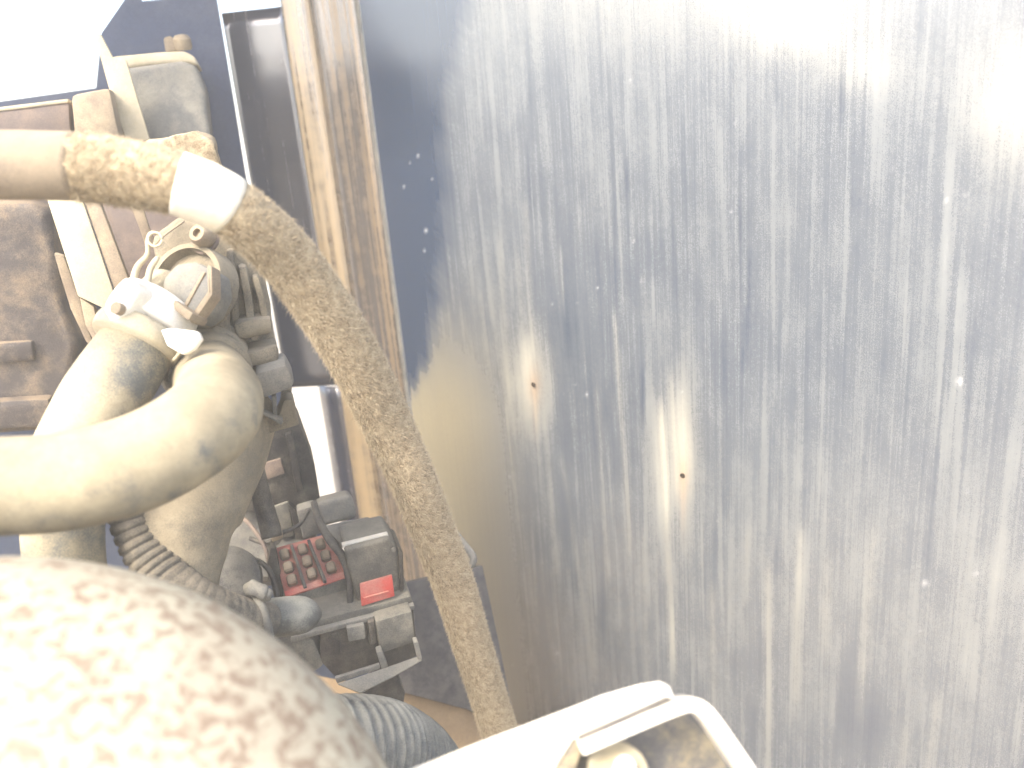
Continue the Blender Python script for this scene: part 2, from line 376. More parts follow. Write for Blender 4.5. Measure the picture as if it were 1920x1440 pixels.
# folded edge of the panel: strips left of the seam
def extrude_profile(name, prof, mat, parent, z0, z1, thick=.0, step=.02, smooth=45):
    """prof: list of (px on row HY, depth)"""
    pts = [plan(x, d) for x, d in prof]; zs = np.arange(z0, z1 + step * .5, step); V = []; F = []
    for z in zs:
        for p in pts: V.append((p.x, p.y, z))
    n = len(pts)
    for i in range(len(zs) - 1):
        for j in range(n - 1): F.append((i * n + j, i * n + j + 1, (i + 1) * n + j + 1, (i + 1) * n + j))
    me = mesh_from(name, V, F); smooth_by_angle(me, smooth)
    o = link(name, me, mat, parent)
    md = o.modifiers.new('solid', 'SOLIDIFY'); md.thickness = thick or .0015; md.offset = -1
    return o
def strip_material(name, dust, lo, hi, mx, sc=(300, 300, 3), base=(.028, .030, .045), metal=0.):
    m, nt, b = newmat(name); p = pos(nt)
    s = noise_(nt, mapped(nt, p, sc), 1, 4, .6); g = noise_(nt, p, 60, 4); f = noise_(nt, p, 700, 2)
    v = math_(nt, 'ADD', math_(nt, 'MULTIPLY', s, .7), math_(nt, 'ADD', math_(nt, 'MULTIPLY', g, .2), math_(nt, 'MULTIPLY', f, .1)))
    d = math_(nt, 'MULTIPLY', ramp(nt, v, lo, hi), mx)
    nt.links.new(mixc(nt, d, base, dust), b.inputs['Base Color']); nt.links.new(ramp(nt, d, 0, 1, .24, .5), b.inputs['Roughness']); b.inputs['Specular IOR Level'].default_value = 1.0
    bump(nt, b, v, .1, .0006); b.inputs['Metallic'].default_value = metal; b.inputs['IOR'].default_value = 1.8
    return m
M_STRIPD = strip_material('dark_edge_paint', (.20, .17, .15), .5, .75, .5)
M_STRIPT = strip_material('tan_dust_ridge', (.38, .265, .12), .36, .56, .95, sc=(170, 170, 2.4), base=(.085, .062, .045))
M_STRIPS = strip_material('streaked_edge', (.25, .17, .085), .46, .62, .9, sc=(230, 230, 1.6), base=(.13, .115, .105), metal=.35)
zt_l = P(440, 30, 1.06).z
z_gap = P(585, 760, 1.07).z
extrude_profile('edge_strip', [(463, 1.0685), (474, 1.068), (500, 1.066), (535, 1.064), (562, 1.062), (571, 1.060)], M_STRIPD, panel, z_gap, zt_l)
extrude_profile('lower_edge_strip', [(528, 1.10), (529, 1.086), (533, 1.075), (541, 1.068), (552, 1.064), (562, 1.062), (571, 1.060)], M_STRIPD, panel, .70, z_gap - .001)
extrude_profile('ridge', [(571, 1.060), (576, 1.0575), (588, 1.0555), (606, 1.053), (622, 1.051)], M_STRIPT, panel, .70, zt_l + .10)
extrude_profile('streaked_strip', [(622, 1.0505), (640, 1.0445), (652, 1.0425), (664, 1.037), (680, 1.031), (690, 1.027), (704, 1.020)], M_STRIPS, panel, .70, zt_l + .16)
extrude_profile('seam', [(703, 1.020), (704.5, 1.003), (708, 1.000), (711, 1.001), (712, 1.008)], M_LGREY, panel, .70, ZT - .002)

# ------------------------------------------------------------------ bulkhead behind the engine
M_BULK = dusty('bulkhead_paint', (.050, .068, .115), dust=(.26, .26, .26), lo=.40, hi=.95, rough=.62, bs=.06, mx=.3, spec=.25, scale=12, k=.9)
bulk = prism('bulkhead', [(190, 62), (233, 0), (264, -40), (266, 2), (312, -2), (314, -60), (396, -60), (407, 0), (437, 180), (467, 365), (497, 530), (527, 690), (560, 800), (602, 945), (700, 1300), (720, 1500), (-420, 1500), (-420, 250), (130, 172), (180, 165)],
              1.02, M_BULK, n=NM, thick=.004, bevel=.001, at=(450, 300))
props(bulk, 'dark blue bulkhead plate behind the engine, bright slit along its right edge', 'bulkhead')

# ------------------------------------------------------------------ unseen deck and side panel, added to block bounce and darken reflections
def box(name, lo, hi, mat, parent=None, bevel=.01):
    bm = bmesh.new(); bmesh.ops.create_cube(bm, size=1)
    lo, hi = Vector(lo), Vector(hi)
    for v in bm.verts: v.co = Vector([lo[i] + (v.co[i] + .5) * (hi[i] - lo[i]) for i in range(3)])
    bmesh.ops.bevel(bm, geom=list(bm.edges), offset=bevel, segments=3, affect='EDGES')
    me = bpy.data.meshes.new(name); bm.to_mesh(me); bm.free(); smooth_by_angle(me, 50)
    return link(name, me, mat, parent)
props(box('added_deck', (-1.5, -.75, .62), (.75, 1.12, .66), M_ENG), 'unseen dark deck added under the engine bay to block ground bounce', None, None, 'structure')
added_wing = empty('added_wing', Vector((-1.35, .1, 1.0)), 'unseen blue side panel added left of the engine bay to darken reflections', 'added_wing')
box('added_wing_sheet', (-1.42, -.75, .66), (-1.36, 1.02, 1.70), M_BLUE, added_wing)
box('added_wing_cap', (-1.46, -.75, 1.702), (-1.30, 1.02, 1.75), M_BLUE, added_wing, .015)

bn = empty('added_bonnet', Vector((-.2, 1.2, 2.2)), 'unseen raised blue lid added over the engine bay to shade it', 'added_bonnet')  # out of view, added overhead to shade the bay
box('added_bonnet_skin', (-1.40, .70, 2.20), (-.15, 1.25, 2.215), M_BLUE, bn, .004)
box('added_bonnet_lip', (-1.40, .68, 2.14), (-.15, .698, 2.22), M_BLUE, bn, .004)

# ------------------------------------------------------------------ lower blue sill and tan floor by the foot of the panel
prism('blue_sill', [(700, 1105), (770, 1090), (905, 1060), (935, 1200), (975, 1400), (880, 1332), (760, 1300), (700, 1290)], .97, dusty('sill_paint', (.03, .032, .045), dust=(.20, .19, .175), lo=.35, hi=.75, rough=.6, scale=70, mx=.6), n=tilt(25), thick=.02, bevel=.002)
props(bpy.data.objects['blue_sill'], 'dusty dark blue sill plate below the ridge, behind the fuzzy hose', 'sill')
fl = prism('floor_pan', [(560, 1260), (760, 1296), (890, 1328), (1100, 1400), (1100, 1700), (400, 1700)], .92, dusty('tan_floor', (.20, .13, .07), dust=(.36, .26, .15), lo=.3, hi=.7), n=tilt(60), thick=.01, bevel=.002)
props(fl, 'brown dusty floor pan at the bottom beside the corrugated hose', None, None, 'structure')

# ------------------------------------------------------------------ top left: box, cap, bars, beams
bx = empty('grey_box', P(300, 200, .93), 'rounded grey box with pale lid edge in front of the blue bulkhead', 'box')
prism('housing', [(222, 128), (340, 112), (368, 122), (386, 165), (396, 262), (408, 330), (270, 330), (240, 250)], .90, M_LGREY, bx, thick=.07, bevel=.012, segs=4)
prism('lid', [(206, 106), (300, 97), (345, 95), (366, 106), (374, 124), (352, 118), (290, 122), (214, 132)], .885, M_CREAM, bx, thick=.075, bevel=.006, segs=3)
cp = empty('filler_cap', P(335, 85, .92), 'small pale brass cap on top of the grey box', 'cap')
lathe('cap_knob', [(.008, 0), (.010, .003), (.010, .012), (.007, .016), (.002, .017)], P(345, 94, .93), tilt(80), M_TANP, cp, 20)
prism('cap_tab', [(306, 70), (320, 66), (336, 84), (338, 96), (310, 98)], .93, M_TANP, cp, thick=.012, bevel=.003)
props(prism('flat_bar', [(176, 62), (189, 64), (212, 108), (236, 112), (281, 262), (238, 268), (206, 172)], .84, M_CREAM, thick=.006, bevel=.0015),
      'cream flat bar slanting down left of the grey box to the felt hose', 'bar')
props(prism('tan_duct', [(132, 178), (206, 164), (226, 262), (140, 268)], .82, M_TANP, thick=.08, bevel=.006), 'short tan duct end between the cream bar and the long beam', 'duct')
bm_ = empty('cross_beam', P(0, 230, .80), 'long brown cross beam with pale top edge above the smooth hose sleeve', 'beam')
prism('web', [(-320, 248), (129, 192), (133, 262), (-320, 300)], .80, M_MAUVE, bm_, thick=.03, bevel=.003)
prism('flange', [(-320, 240), (128, 185), (129, 192.5), (-320, 249)], .795, M_CREAM, bm_, thick=.05, bevel=.002)
props(prism('dusty_block', [(268, 264), (330, 254), (368, 243), (398, 258), (410, 300), (424, 350), (300, 350)], .70, M_FELT, thick=.05, bevel=.004, wob=.003, cuts=3),
      'dust caked block poking up behind the felt hose at the white tape', 'block')

# ------------------------------------------------------------------ engine pieces on the left
eng = empty('engine_block', P(40, 600, .80), 'dark rusty ribbed engine block at the left edge under the hose sleeve', 'engine')
prism('casting', [(-320, 372), (62, 378), (92, 396), (104, 460), (112, 560), (146, 640), (128, 740), (96, 812), (-320, 830)], .80, M_ENG, eng, thick=.14, bevel=.012, wob=.003, segs=3)
for (y0, y1, x1) in ((432, 452, 70), (460, 474, 78), (492, 540, 60), (588, 604, 66), (640, 676, 60), (748, 800, 92)):
    prism('rib', [(-320, y0 + 22), (x1, y0), (x1 + 4, y1), (-320, y1 + 22)], .785, M_ENG, eng, thick=.02, bevel=.004, wob=.0012)
props(prism('tan_side_plate', [(100, 475), (120, 480), (150, 560), (178, 660), (160, 640), (132, 580)], .74, M_TANP, thick=.01, bevel=.002, wob=.001), 'narrow dusty plate edging the dark engine block below the cream bracket', 'plate')
br = empty('cream_bracket', P(150, 470, .70), 'bright cream upright bracket between the dark engine block and the clamped hose', 'bracket')
prism('web', [(86, 368), (152, 368), (182, 455), (218, 562), (202, 582), (146, 556), (116, 462)], .70, M_CREAM, br, n=tilt(8), thick=.005, bevel=.0015)
prism('flange', [(153, 368), (183, 368), (240, 520), (219, 560), (184, 455)], .705, M_TANP, br, n=tilt(8), thick=.012, bevel=.002)
prism('foot', [(148, 556), (176, 575), (190, 640), (178, 645), (160, 610)], .71, M_TANP, br, n=tilt(8), thick=.01, bevel=.002)
props(prism('brown_cover', [(170, 350), (340, 340), (400, 420), (330, 520), (235, 545)], .86, M_MAUVE, thick=.02, bevel=.004), 'brown cover plate behind the wire clip, under the felt hose', 'cover')
props(prism('thin_bar', [(240, 372), (262, 372), (276, 415), (292, 460), (276, 470), (258, 420)], .80, M_TANP, thick=.006, bevel=.0015), 'thin tan bar dropping from the felt hose to the wire clip', 'bar')

# ------------------------------------------------------------------ pump housing with outlet elbow
pump = empty('pump_housing', P(420, 570, .66), 'dusty tan pump casting with a round outlet, right of the hose clamp', 'pump')
prism('body', [(285, 452), (330, 408), (400, 405), (458, 445), (492, 512), (508, 590), (520, 690), (506, 725), (400, 745), (320, 700), (300, 560)], .67, M_TAN, pump, thick=.10, bevel=.008, wob=.0025, segs=3)
prism('front_boss', [(355, 560), (405, 520), (425, 560), (440, 700), (400, 720), (350, 680)], .645, M_TAN, pump, thick=.04, bevel=.007, wob=.002)
for (a, b_, t) in (((445, 500), (470, 640), 16), ((470, 520), (490, 600), 14), ((425, 470), (437, 610), 14)):
    prism('rib', [(a[0], a[1]), (a[0] + t, a[1] - 3), (b_[0] + t, b_[1] - 3), (b_[0], b_[1])], .663, M_TAN, pump, thick=.03, bevel=.004, wob=.0015)
for (y, x0, x1) in ((598, 440, 508), (655, 450, 518), (700, 460, 522)):
    prism('ledge', [(x0, y + 8), (x1, y - 6), (x1 + 3, y + 26), (x0 + 2, y + 40)], .660, M_TAN, pump, thick=.04, bevel=.005, wob=.0025)
prism('foot', [(480, 700), (536, 684), (553, 716), (545, 730), (482, 752)], .645, M_LGREY, pump, thick=.05, bevel=.004)
# mount below the pump
mt = empty('pump_mount', P(520, 770, .68), 'tan bracket plate with a square opening under the pump, beside the hose bend', 'bracket')
prism('plate', [(480, 790), (522, 780), (532, 750), (550, 748), (562, 798), (478, 822)], .68, M_TAN, mt, thick=.03, bevel=.003)
prism('frame_post', [(509, 742), (518, 740), (520, 782), (512, 786)], .672, M_LGREY, mt, thick=.012, bevel=.002)
prism('frame_arm', [(488, 776), (494, 772), (532, 790), (528, 798)], .668, M_LGREY, mt, thick=.012, bevel=.002)
prism('back_strip', [(528, 722), (548, 724), (545, 755), (526, 760)], .70, M_TAN, mt, thick=.01, bevel=.002)

elb = empty('outlet_elbow', P(345, 540, .62), 'round plastic outlet elbow with a raised rim above the hose clamp', 'elbow')
ax = (-FW * .92 + UP * .18 - RT * .25).normalized()
c0 = P(350, 532, .628)
lathe('rim', [(.0335, -.020), (.0335, .0), (.0325, .003), (.0285, .003), (.0275, -.002), (.0265, -.006)], c0, ax, M_TAN, elb, 40)
prism('cap', [(302, 553), (304, 520), (330, 494), (365, 489), (390, 500), (394, 540), (376, 580), (352, 598)], .596, M_LGREY, elb, n=ax, thick=.03, bevel=.004)
prism('cap_edge', [(386, 494), (397, 498), (398, 552), (360, 606), (350, 600), (388, 546)], .590, M_TANP, elb, n=ax, thick=.012, bevel=.0025)
prism('cap_ridge', [(379, 508), (385, 510), (350, 574), (344, 570)], .592, M_TANP, elb, n=ax, thick=.006, bevel=.0015)
prism('lower_rim', [(284, 548), (294, 538), (362, 586), (352, 602)], .586, M_TANP, elb, n=ax, thick=.02, bevel=.003)
bolt = empty('bracket_bolt', P(372, 437, .62), 'small round pinkish bolt under the felt hose by the wire clip', 'bolt')
lathe('bolt_head', [(.0085, -.012), (.0085, -.002), (.0065, .001), (.0035, .001), (.003, -.003)], P(370, 437, .62), ax, M_TANP, bolt, 18)
lathe('washer', [(.0125, -.014), (.0125, -.0115)], P(366, 438, .622), ax, M_MAUVE, bolt, 20)
clip = empty('wire_clip', P(280, 480, .6), 'bent cream wire clip with a loop at its top beside the elbow', 'clip')
tube('wire', [(300, 440, .60, 6), (284, 436, .60, 7), (277, 450, .60, 8), (276, 478, .60, 9), (258, 500, .597, 12), (250, 530, .595, 13), (254, 560, .592, 12)], M_CREAM, clip, step=.002, nring=10, round_end=.003)
lp = [(291 + 13 * math.cos(t), 449 + 13 * math.sin(t), .598, 5) for t in np.linspace(0, 2 * math.pi, 14)]
tube('loop', lp, M_CREAM, clip, step=.0015, nring=8)
tube('rod', [(286, 462, .598, 4), (310, 440, .605, 4), (345, 415, .62, 4)], M_TANP, clip, step=.003, nring=8)
tube('prong', [(298, 480, .60, 10), (282, 505, .598, 12), (275, 545, .594, 12)], M_CREAM, clip, step=.002, nring=10, round_end=.003)

# ------------------------------------------------------------------ hoses
hoseA = tube('coolant_hose', [(330, 545, .635, 112), (300, 590, .62, 126), (245, 668, .595, 140), (180, 770, .575, 150), (132, 880, .57, 150), (118, 1000, .575, 140), (130, 1130, .58, 138)], M_RUBBERA, step=.004, nring=36, wob=.0012, wscale=25)
props(hoseA, 'dusty rubber hose running down left from the white clamp, behind the big bend', 'hose')
hoseB_rows = [(-220, 905, .425, 190), (-100, 914, .435, 190), (0, 912, .44, 188), (120, 902, .45, 186), (240, 873, .46, 184), (330, 832, .475, 180), (392, 786, .50, 174), (412, 752, .545, 160), (402, 722, .60, 146), (388, 696, .66, 132)]
hb = empty('bent_hose', P(0, 912, .44), 'fat dusty hose sweeping across the left and bending back into the pump', 'hose')
tube('hose_wall', hoseB_rows, M_RUBBER, hb, step=.0035, nring=44, wob=.001, wscale=22)
for i, (x, y, d, wd) in enumerate(((396, 704, .632, 158), (390, 694, .645, 166), (385, 684, .658, 172))):
    p1 = P(x, y, d); p2 = P(x - 5, y - 9, d + .011)
    path = np.array([(*p1.lerp(p2, t), wd * d / FPX / 2 * (0.93 + .07 * math.sin(math.pi * t))) for t in np.linspace(0, 1, 7)])
    link('collar', tube_mesh('collar', path, step=.0015, nring=36), M_TAN, hb)
duct = empty('tapered_duct', P(350, 960, .62), 'tapering dusty rubber duct below the hose bend', 'duct')
tube('duct_wall', [(420, 760, .70, 200), (388, 850, .67, 215), (338, 965, .64, 218), (338, 1050, .63, 165), (345, 1120, .625, 120), (350, 1220, .62, 110)], M_RUBBER2, duct, step=.004, nring=36, wob=.0015, wscale=30)
M_RIBD = dusty('ribbed_hose_rubber', (.10, .095, .08), dust=(.36, .31, .23), lo=.34, hi=.75, scale=60, rough=.8, bs=.9)
corr = empty('ribbed_hose', P(260, 1010, .56), 'dusty ribbed hose curling from under the bend, left of the tapered duct', 'hose')
tube('hose_wall', [(232, 920, .60, 70), (246, 985, .60, 72), (284, 1050, .60, 82), (345, 1112, .60, 88), (420, 1150, .615, 80), (500, 1168, .65, 72)], M_RIBD, corr, step=.0012, nring=30,
     rf=lambda s, a: 1 + .045 * (1 if (s / .0072) % 1 > .35 else -1.2) * (1 if s < .075 else .25), wob=.001)
slv = empty('grey_plug', P(545, 1155, .66), 'rounded grey rubber plug tied with a cord, in front of the red fuse block', 'plug')
tube('plug_body', [(440, 1166, .66, 74), (500, 1160, .66, 74), (550, 1154, .665, 72), (603, 1152, .67, 68)], M_CORR, slv, step=.003, nring=30, round_end=.02)
tie = empty('cord_tie', P(485, 1120, .64), 'knotted pale cord tie round the neck of the grey plug', 'tie')
tube('knot', [(462, 1112, .635, 20), (474, 1102, .63, 28), (488, 1108, .63, 30), (503, 1116, .632, 22), (498, 1104, .63, 24)], M_LGREY, tie, step=.002, nring=12, wob=.0025, wscale=150, round_end=.006)
tube('band', [(478, 1112, .634, 16), (490, 1140, .630, 18), (500, 1168, .630, 18), (505, 1195, .634, 18)], M_LGREY, tie, step=.002, nring=12)

def corr_rf(s, a):
    t = (s / .0068 + .0) % 1.0
    return 1 + .055 * math.cos(2 * math.pi * t)
c2 = tube('corrugated_hose', [(540, 1425, .58, 210), (640, 1415, .60, 205), (710, 1417, .63, 195), (765, 1440, .68, 178), (798, 1475, .75, 160), (812, 1520, .82, 150)], M_CORR, step=.0011, nring=40, rf=corr_rf)
props(c2, 'grey corrugated hose at the bottom between the speckled dome and white bracket', 'hose')

# felt covered hose
fx = empty('felt_hose', P(375, 358, .50), 'fuzzy felt wrapped hose curving from the left edge down along the blue panel', 'hose')
felt_rows = [(-260, 308, .47, 126), (-120, 312, .475, 125), (0, 310, .48, 124), (140, 312, .485, 124), (240, 324, .49, 122), (330, 342, .495, 116), (400, 370, .505, 112), (462, 410, .52, 108), (536, 480, .55, 106), (604, 572, .58, 104), (672, 684, .62, 98), (724, 790, .66, 92),
             (773, 895, .69, 84), (814, 1000, .73, 80), (850, 1092, .76, 76), (886, 1210, .79, 70), (918, 1312, .82, 67), (962, 1450, .85, 66)]
fpath = worldpath(felt_rows, 14)
def px_of(v):
    q = Vector(v) - CAM; d = q.dot(FW); return 960 + FPX * q.dot(RT) / d
fp, fs = resample(fpath, .003)
fxs = np.array([px_of(p[:3]) for p in fp])
i_sl = int(np.argmax(fxs > 142)); i_t0 = int(np.argmax(fxs > 326)); i_t1 = int(np.argmax(fxs > 428))
fw_ = fp[i_sl - 2:].copy(); fw_[i_t0 - i_sl + 3:i_t1 - i_sl + 2, 3] *= .94
link('felt_wrap', tube_mesh('felt_wrap', fw_, step=.003, nring=32, wob=.0011, wscale=160), M_FELT, fx)
sl = fp[:i_sl + 1].copy(); sl[:, 3] *= 1.015
link('smooth_sleeve', tube_mesh('smooth_sleeve', sl, step=.004, nring=36, wob=.0006), M_SLEEVE, fx)
tp = fp[i_t0:i_t1 + 1].copy(); tp[:, 3] *= 1.035 + .015 * np.sin(np.linspace(0, math.pi, len(tp)))
link('tape_band', tube_mesh('tape_band', tp, step=.003, nring=40, wob=.0008, wscale=50), M_TAPE, fx)['label'] = 'white tape band round the felt hose'
def fuzz(path, n, lmin, lmax, skip):
    T, N, B = frames(path[:, :3]); V = []; F = []; k = 0
    m = len(path)
    while k < n:
        i = int(rng.integers(0, m))
        if skip[0] <= i <= skip[1]: continue
        a = rng.uniform(0, 2 * math.pi); nr = N[i] * math.cos(a) + B[i] * math.sin(a)
        c = path[i, :3] + T[i] * rng.uniform(-.0015, .0015) + nr * path[i, 3] * .985
        tg = np.cross(T[i], nr)
        d = nr * rng.uniform(.2, .9) + T[i] * rng.normal(.15, .4) + tg * rng.normal(-.7, .45); d /= np.linalg.norm(d)
        L = rng.uniform(lmin, lmax) * (1.6 if rng.random() < .05 else 1)
        sd_ = np.cross(d, rng.normal(size=3)); sd_ /= np.linalg.norm(sd_); wd = rng.uniform(.00010, .00020)
        mid = c + d * L * .55 + np.array((0, 0, -.0004))
        b = len(V); V += [c - sd_ * wd, c + sd_ * wd, mid + sd_ * wd * .7, mid - sd_ * wd * .7, c + d * L + np.array((0, 0, -.0012)) * L / .005 + tg * rng.normal(0, .0008)]
        F += [(b, b + 1, b + 2, b + 3), (b + 3, b + 2, b + 4)]; k += 1
    return mesh_from('fuzz', V, F)
fz = link('fuzz', fuzz(fp[i_sl:], 95000, .0016, .0050, (i_t0 - i_sl, i_t1 - i_sl)), M_FIBRE, fx); fz['kind'] = 'stuff'
hk = empty('wire_hook', P(870, 1040, .88), 'bent grey wire hook sticking out right behind the felt hose', 'hook')
tube('wire', [(838, 985, .86, 14), (856, 1004, .86, 15), (874, 1026, .855, 15), (887, 1044, .85, 15), (884, 1058, .85, 15), (868, 1066, .855, 14), (845, 1068, .86, 14)], M_LGREY, hk, step=.002, nring=12, round_end=.003)

# clamp
cl = empty('hose_clamp', P(280, 590, .60), 'overexposed white metal hose clamp with a loose tail above the coolant hose', 'clamp')
def band(name, p, q, d1, d2, wd, mat, par, bulge=.0):
    a, b_ = P(*p, d1), P(*q, d2)
    path = np.array([(*a.lerp(b_, t), wd * d1 / FPX / 2 * (1 + bulge * math.sin(math.pi * t))) for t in np.linspace(0, 1, 8)])
    return link(name, tube_mesh(name, path, step=.002, nring=40), mat, par)
band('upper_band', (300, 572), (272, 612), .610, .600, 152, M_WHITE, cl, .03)
band('lower_band', (270, 618), (252, 648), .598, .592, 158, M_CREAM, cl, .05)
prism('screw_housing', [(190, 578), (204, 560), (232, 522), (252, 524), (258, 545), (230, 590), (205, 605)], .565, M_WHITE, cl, n=ax, thick=.022, bevel=.005, segs=3)
lathe('clamp_screw', [(.0045, -.004), (.0045, .0015), (.003, .002)], P(219, 578, .56), ax, M_TANP, cl, 12)
prism('tail', [(300, 618), (318, 614), (368, 620), (374, 634), (360, 654), (340, 664), (312, 648)], .560, M_WHITE, cl, n=ax, thick=.006, bevel=.002, segs=3)
tube('tail_wire', [(340, 655, .562, 7), (332, 668, .565, 6), (324, 676, .57, 4)], M_CREAM, cl, step=.002, nring=8)

# ------------------------------------------------------------------ dark recess, drum, fuse box
dk = empty('black_module', P(530, 860, .82), 'black module with a brown square plate in the recess under the pump bracket', 'module')
prism('case', [(440, 818), (560, 786), (590, 870), (602, 945), (560, 960), (430, 960)], .82, M_BLACK, dk, thick=.05, bevel=.003)
prism('plate', [(486, 872), (526, 860), (534, 888), (494, 902)], .812, M_MAUVE, dk, thick=.006, bevel=.001)
prism('rail', [(535, 815), (548, 811), (570, 920), (556, 924)], .812, M_BLACK, dk, thick=.008, bevel=.002)
M_DRUM = dusty('drum_paint', (.05, .05, .05), dust=(.22, .21, .18), lo=.38, hi=.7, rough=.5, scale=80)
dr = empty('grey_drum', P(510, 985, .82), 'round grey drum behind the black strap and fuse block', 'drum')
lathe('drum_body', [(.046, -.05), (.046, -.004), (.042, .0), (.012, .001), (.008, .004)], P(508, 1005, .84), tilt(35), M_DRUM, dr, 40)
lathe('drum_side', [(.03, -.03), (.03, .0), (.02, .006)], P(425, 1085, .74), tilt(30), M_DRUM, dr, 30)
props(tube('black_strap', [(466, 830, .72, 34), (476, 875, .72, 36), (490, 930, .725, 36), (506, 990, .73, 38), (510, 1008, .73, 38)], M_BLACK, step=.003, nring=16), 'black rubber strap hanging down behind the tapered duct', 'strap')

fb = empty('fuse_box', P(640, 1080, .80), 'dusty grey fuse box with red fuse carrier and red label', 'fuse box')
slope = tilt(42)
prism('base', [(530, 1118), (648, 1082), (654, 1134), (604, 1152), (540, 1162)], .785, M_GREY, fb, thick=.07, bevel=.003)
rb = prism('fuse_carrier', [(512, 1028), (612, 1000), (650, 1078), (534, 1116)], .79, M_RED, fb, n=slope, thick=.012, bevel=.002)
p0 = P((512 + 612 + 650 + 534) / 4, (1028 + 1000 + 1078 + 1116) / 4, .79)
fx_ = (onplane(648, 1080, p0, slope) - onplane(534, 1116, p0, slope)).normalized(); fy_ = slope.cross(fx_).normalized()
fuse_me = None
def quad(u, v):
    a, b_, c, d = (534, 1116), (650, 1078), (612, 1000), (512, 1028)
    return ((a[0] * (1 - u) + b_[0] * u) * (1 - v) + (d[0] * (1 - u) + c[0] * u) * v, (a[1] * (1 - u) + b_[1] * u) * (1 - v) + (d[1] * (1 - u) + c[1] * u) * v)
for cu in (.17, .50, .82):
    for k, rv in enumerate((.24, .52, .80)):
        x, y = quad(cu, rv); c0 = onplane(x, y, p0, slope)
        if fuse_me is None:
            bm = bmesh.new(); bmesh.ops.create_cube(bm, size=1)
            for v in bm.verts:
                s_ = Vector((.0100, .0115, .010)); v.co = Vector((v.co.x * s_.x, v.co.y * s_.y, v.co.z * s_.z))
                if v.co.z > 0: v.co.x *= .8; v.co.y *= .8
            bmesh.ops.bevel(bm, geom=list(bm.edges), offset=.0012, segments=2, affect='EDGES')
            fuse_me = bpy.data.meshes.new('fuse'); bm.to_mesh(fuse_me); bm.free()
        o = bpy.data.objects.new('fuse', fuse_me); COL.objects.link(o)
        if not fuse_me.materials: fuse_me.materials.append(M_FUSE)
        o.parent = fb
        mw = Matrix((fx_, fy_, slope)).transposed().to_4x4(); mw.translation = c0 + slope * (.004 - .001 * k) - fb.location
        o.matrix_local = mw
for cu in (.335, .655):
    a, b_ = quad(cu - .028, .02), quad(cu + .028, .02); c, d = quad(cu + .028, .98), quad(cu - .028, .98)
    prism('divider', [a, b_, c, d], .779, M_BLACK, fb, n=slope, thick=.01, bevel=.0008)
prism('carrier_lip', [(533, 1108), (648, 1070), (651, 1082), (535, 1120)], .778, M_RED, fb, n=slope, thick=.006, bevel=.001)
prism('terminal', [(505, 990), (524, 984), (532, 1010), (510, 1018)], .78, M_TANP, fb, thick=.015, bevel=.002)
prism('relay', [(508, 952), (542, 940), (552, 1006), (524, 1012)], .83, M_GREY, fb, thick=.03, bevel=.003)
prism('relay', [(556, 958), (590, 948), (606, 1000), (568, 1012)], .825, M_LGREY, fb, thick=.03, bevel=.003)
prism('relay_side', [(541, 944), (556, 960), (568, 1012), (556, 1012)], .828, M_BLACK, fb, thick=.02, bevel=.001)
tube('cable', [(588, 940, .80, 12), (598, 975, .795, 14), (618, 1012, .785, 16), (644, 1046, .775, 16), (654, 1085, .77, 14), (657, 1136, .77, 12)], M_BLACK, fb, step=.003, nring=12)
prism('end_wall', [(508, 1026), (516, 1028), (536, 1116), (538, 1160), (520, 1150), (500, 1060)], .782, M_BLACK, fb, thick=.02, bevel=.002)
cv = prism('cover', [(645, 1030), (730, 1008), (748, 1032), (751, 1108), (674, 1138), (656, 1076)], .765, M_GREY, fb, thick=.055, bevel=.004, segs=3)
prism('cover_edge', [(641, 1022), (727, 1001), (729, 1006.5), (643, 1028)], .762, M_STEEL, fb, thick=.006, bevel=.0006)
prism('cover_side', [(747, 1030), (756, 1036), (758, 1108), (750, 1112)], .768, M_BLACK, fb, thick=.05, bevel=.002)
prism('ledge', [(606, 985), (690, 968), (728, 988), (727, 1002), (640, 1024)], .815, M_LGREY, fb, n=tilt(35), thick=.02, bevel=.003)
prism('lug', [(592, 944), (655, 928), (667, 946), (668, 972), (604, 988)], .825, M_LGREY, fb, n=tilt(10), thick=.03, bevel=.005, segs=3)
prism('label', [(675, 1096), (735, 1079), (740, 1118), (678, 1137)], .757, M_REDL, fb, thick=.003, bevel=.0006)
tube('cable', [(470, 1010, .80, 9), (500, 1018, .785, 9), (528, 1000, .79, 9), (560, 985, .80, 8), (580, 955, .815, 8)], M_BLACK, fb, step=.003, nring=10)
tube('cable', [(440, 1060, .77, 10), (478, 1050, .765, 10), (506, 1072, .765, 10), (520, 1120, .765, 10), (512, 1160, .76, 10)], M_BLACK, fb, step=.003, nring=10)
tube('cable', [(440, 960, .80, 8), (470, 985, .79, 8), (498, 1030, .78, 8), (508, 1090, .775, 8)], M_MAUVE, fb, step=.003, nring=10)
for (x, y) in ((662, 1046), (738, 1030)):
    lathe('cover_screw', [(.0024, 0), (.0024, .0012), (.0012, .0016)], P(x, y, .763), NM, M_LGREY, fb, 10)
# lighter ruled print on the label
for k in range(3):
    y = 1101 + k * 10
    prism('label_line', [(682, y), (729, y - 13), (729.3, y - 11.2), (682.3, y + 1.8)], .7565, M_RED, fb, thick=.0014, bevel=0)

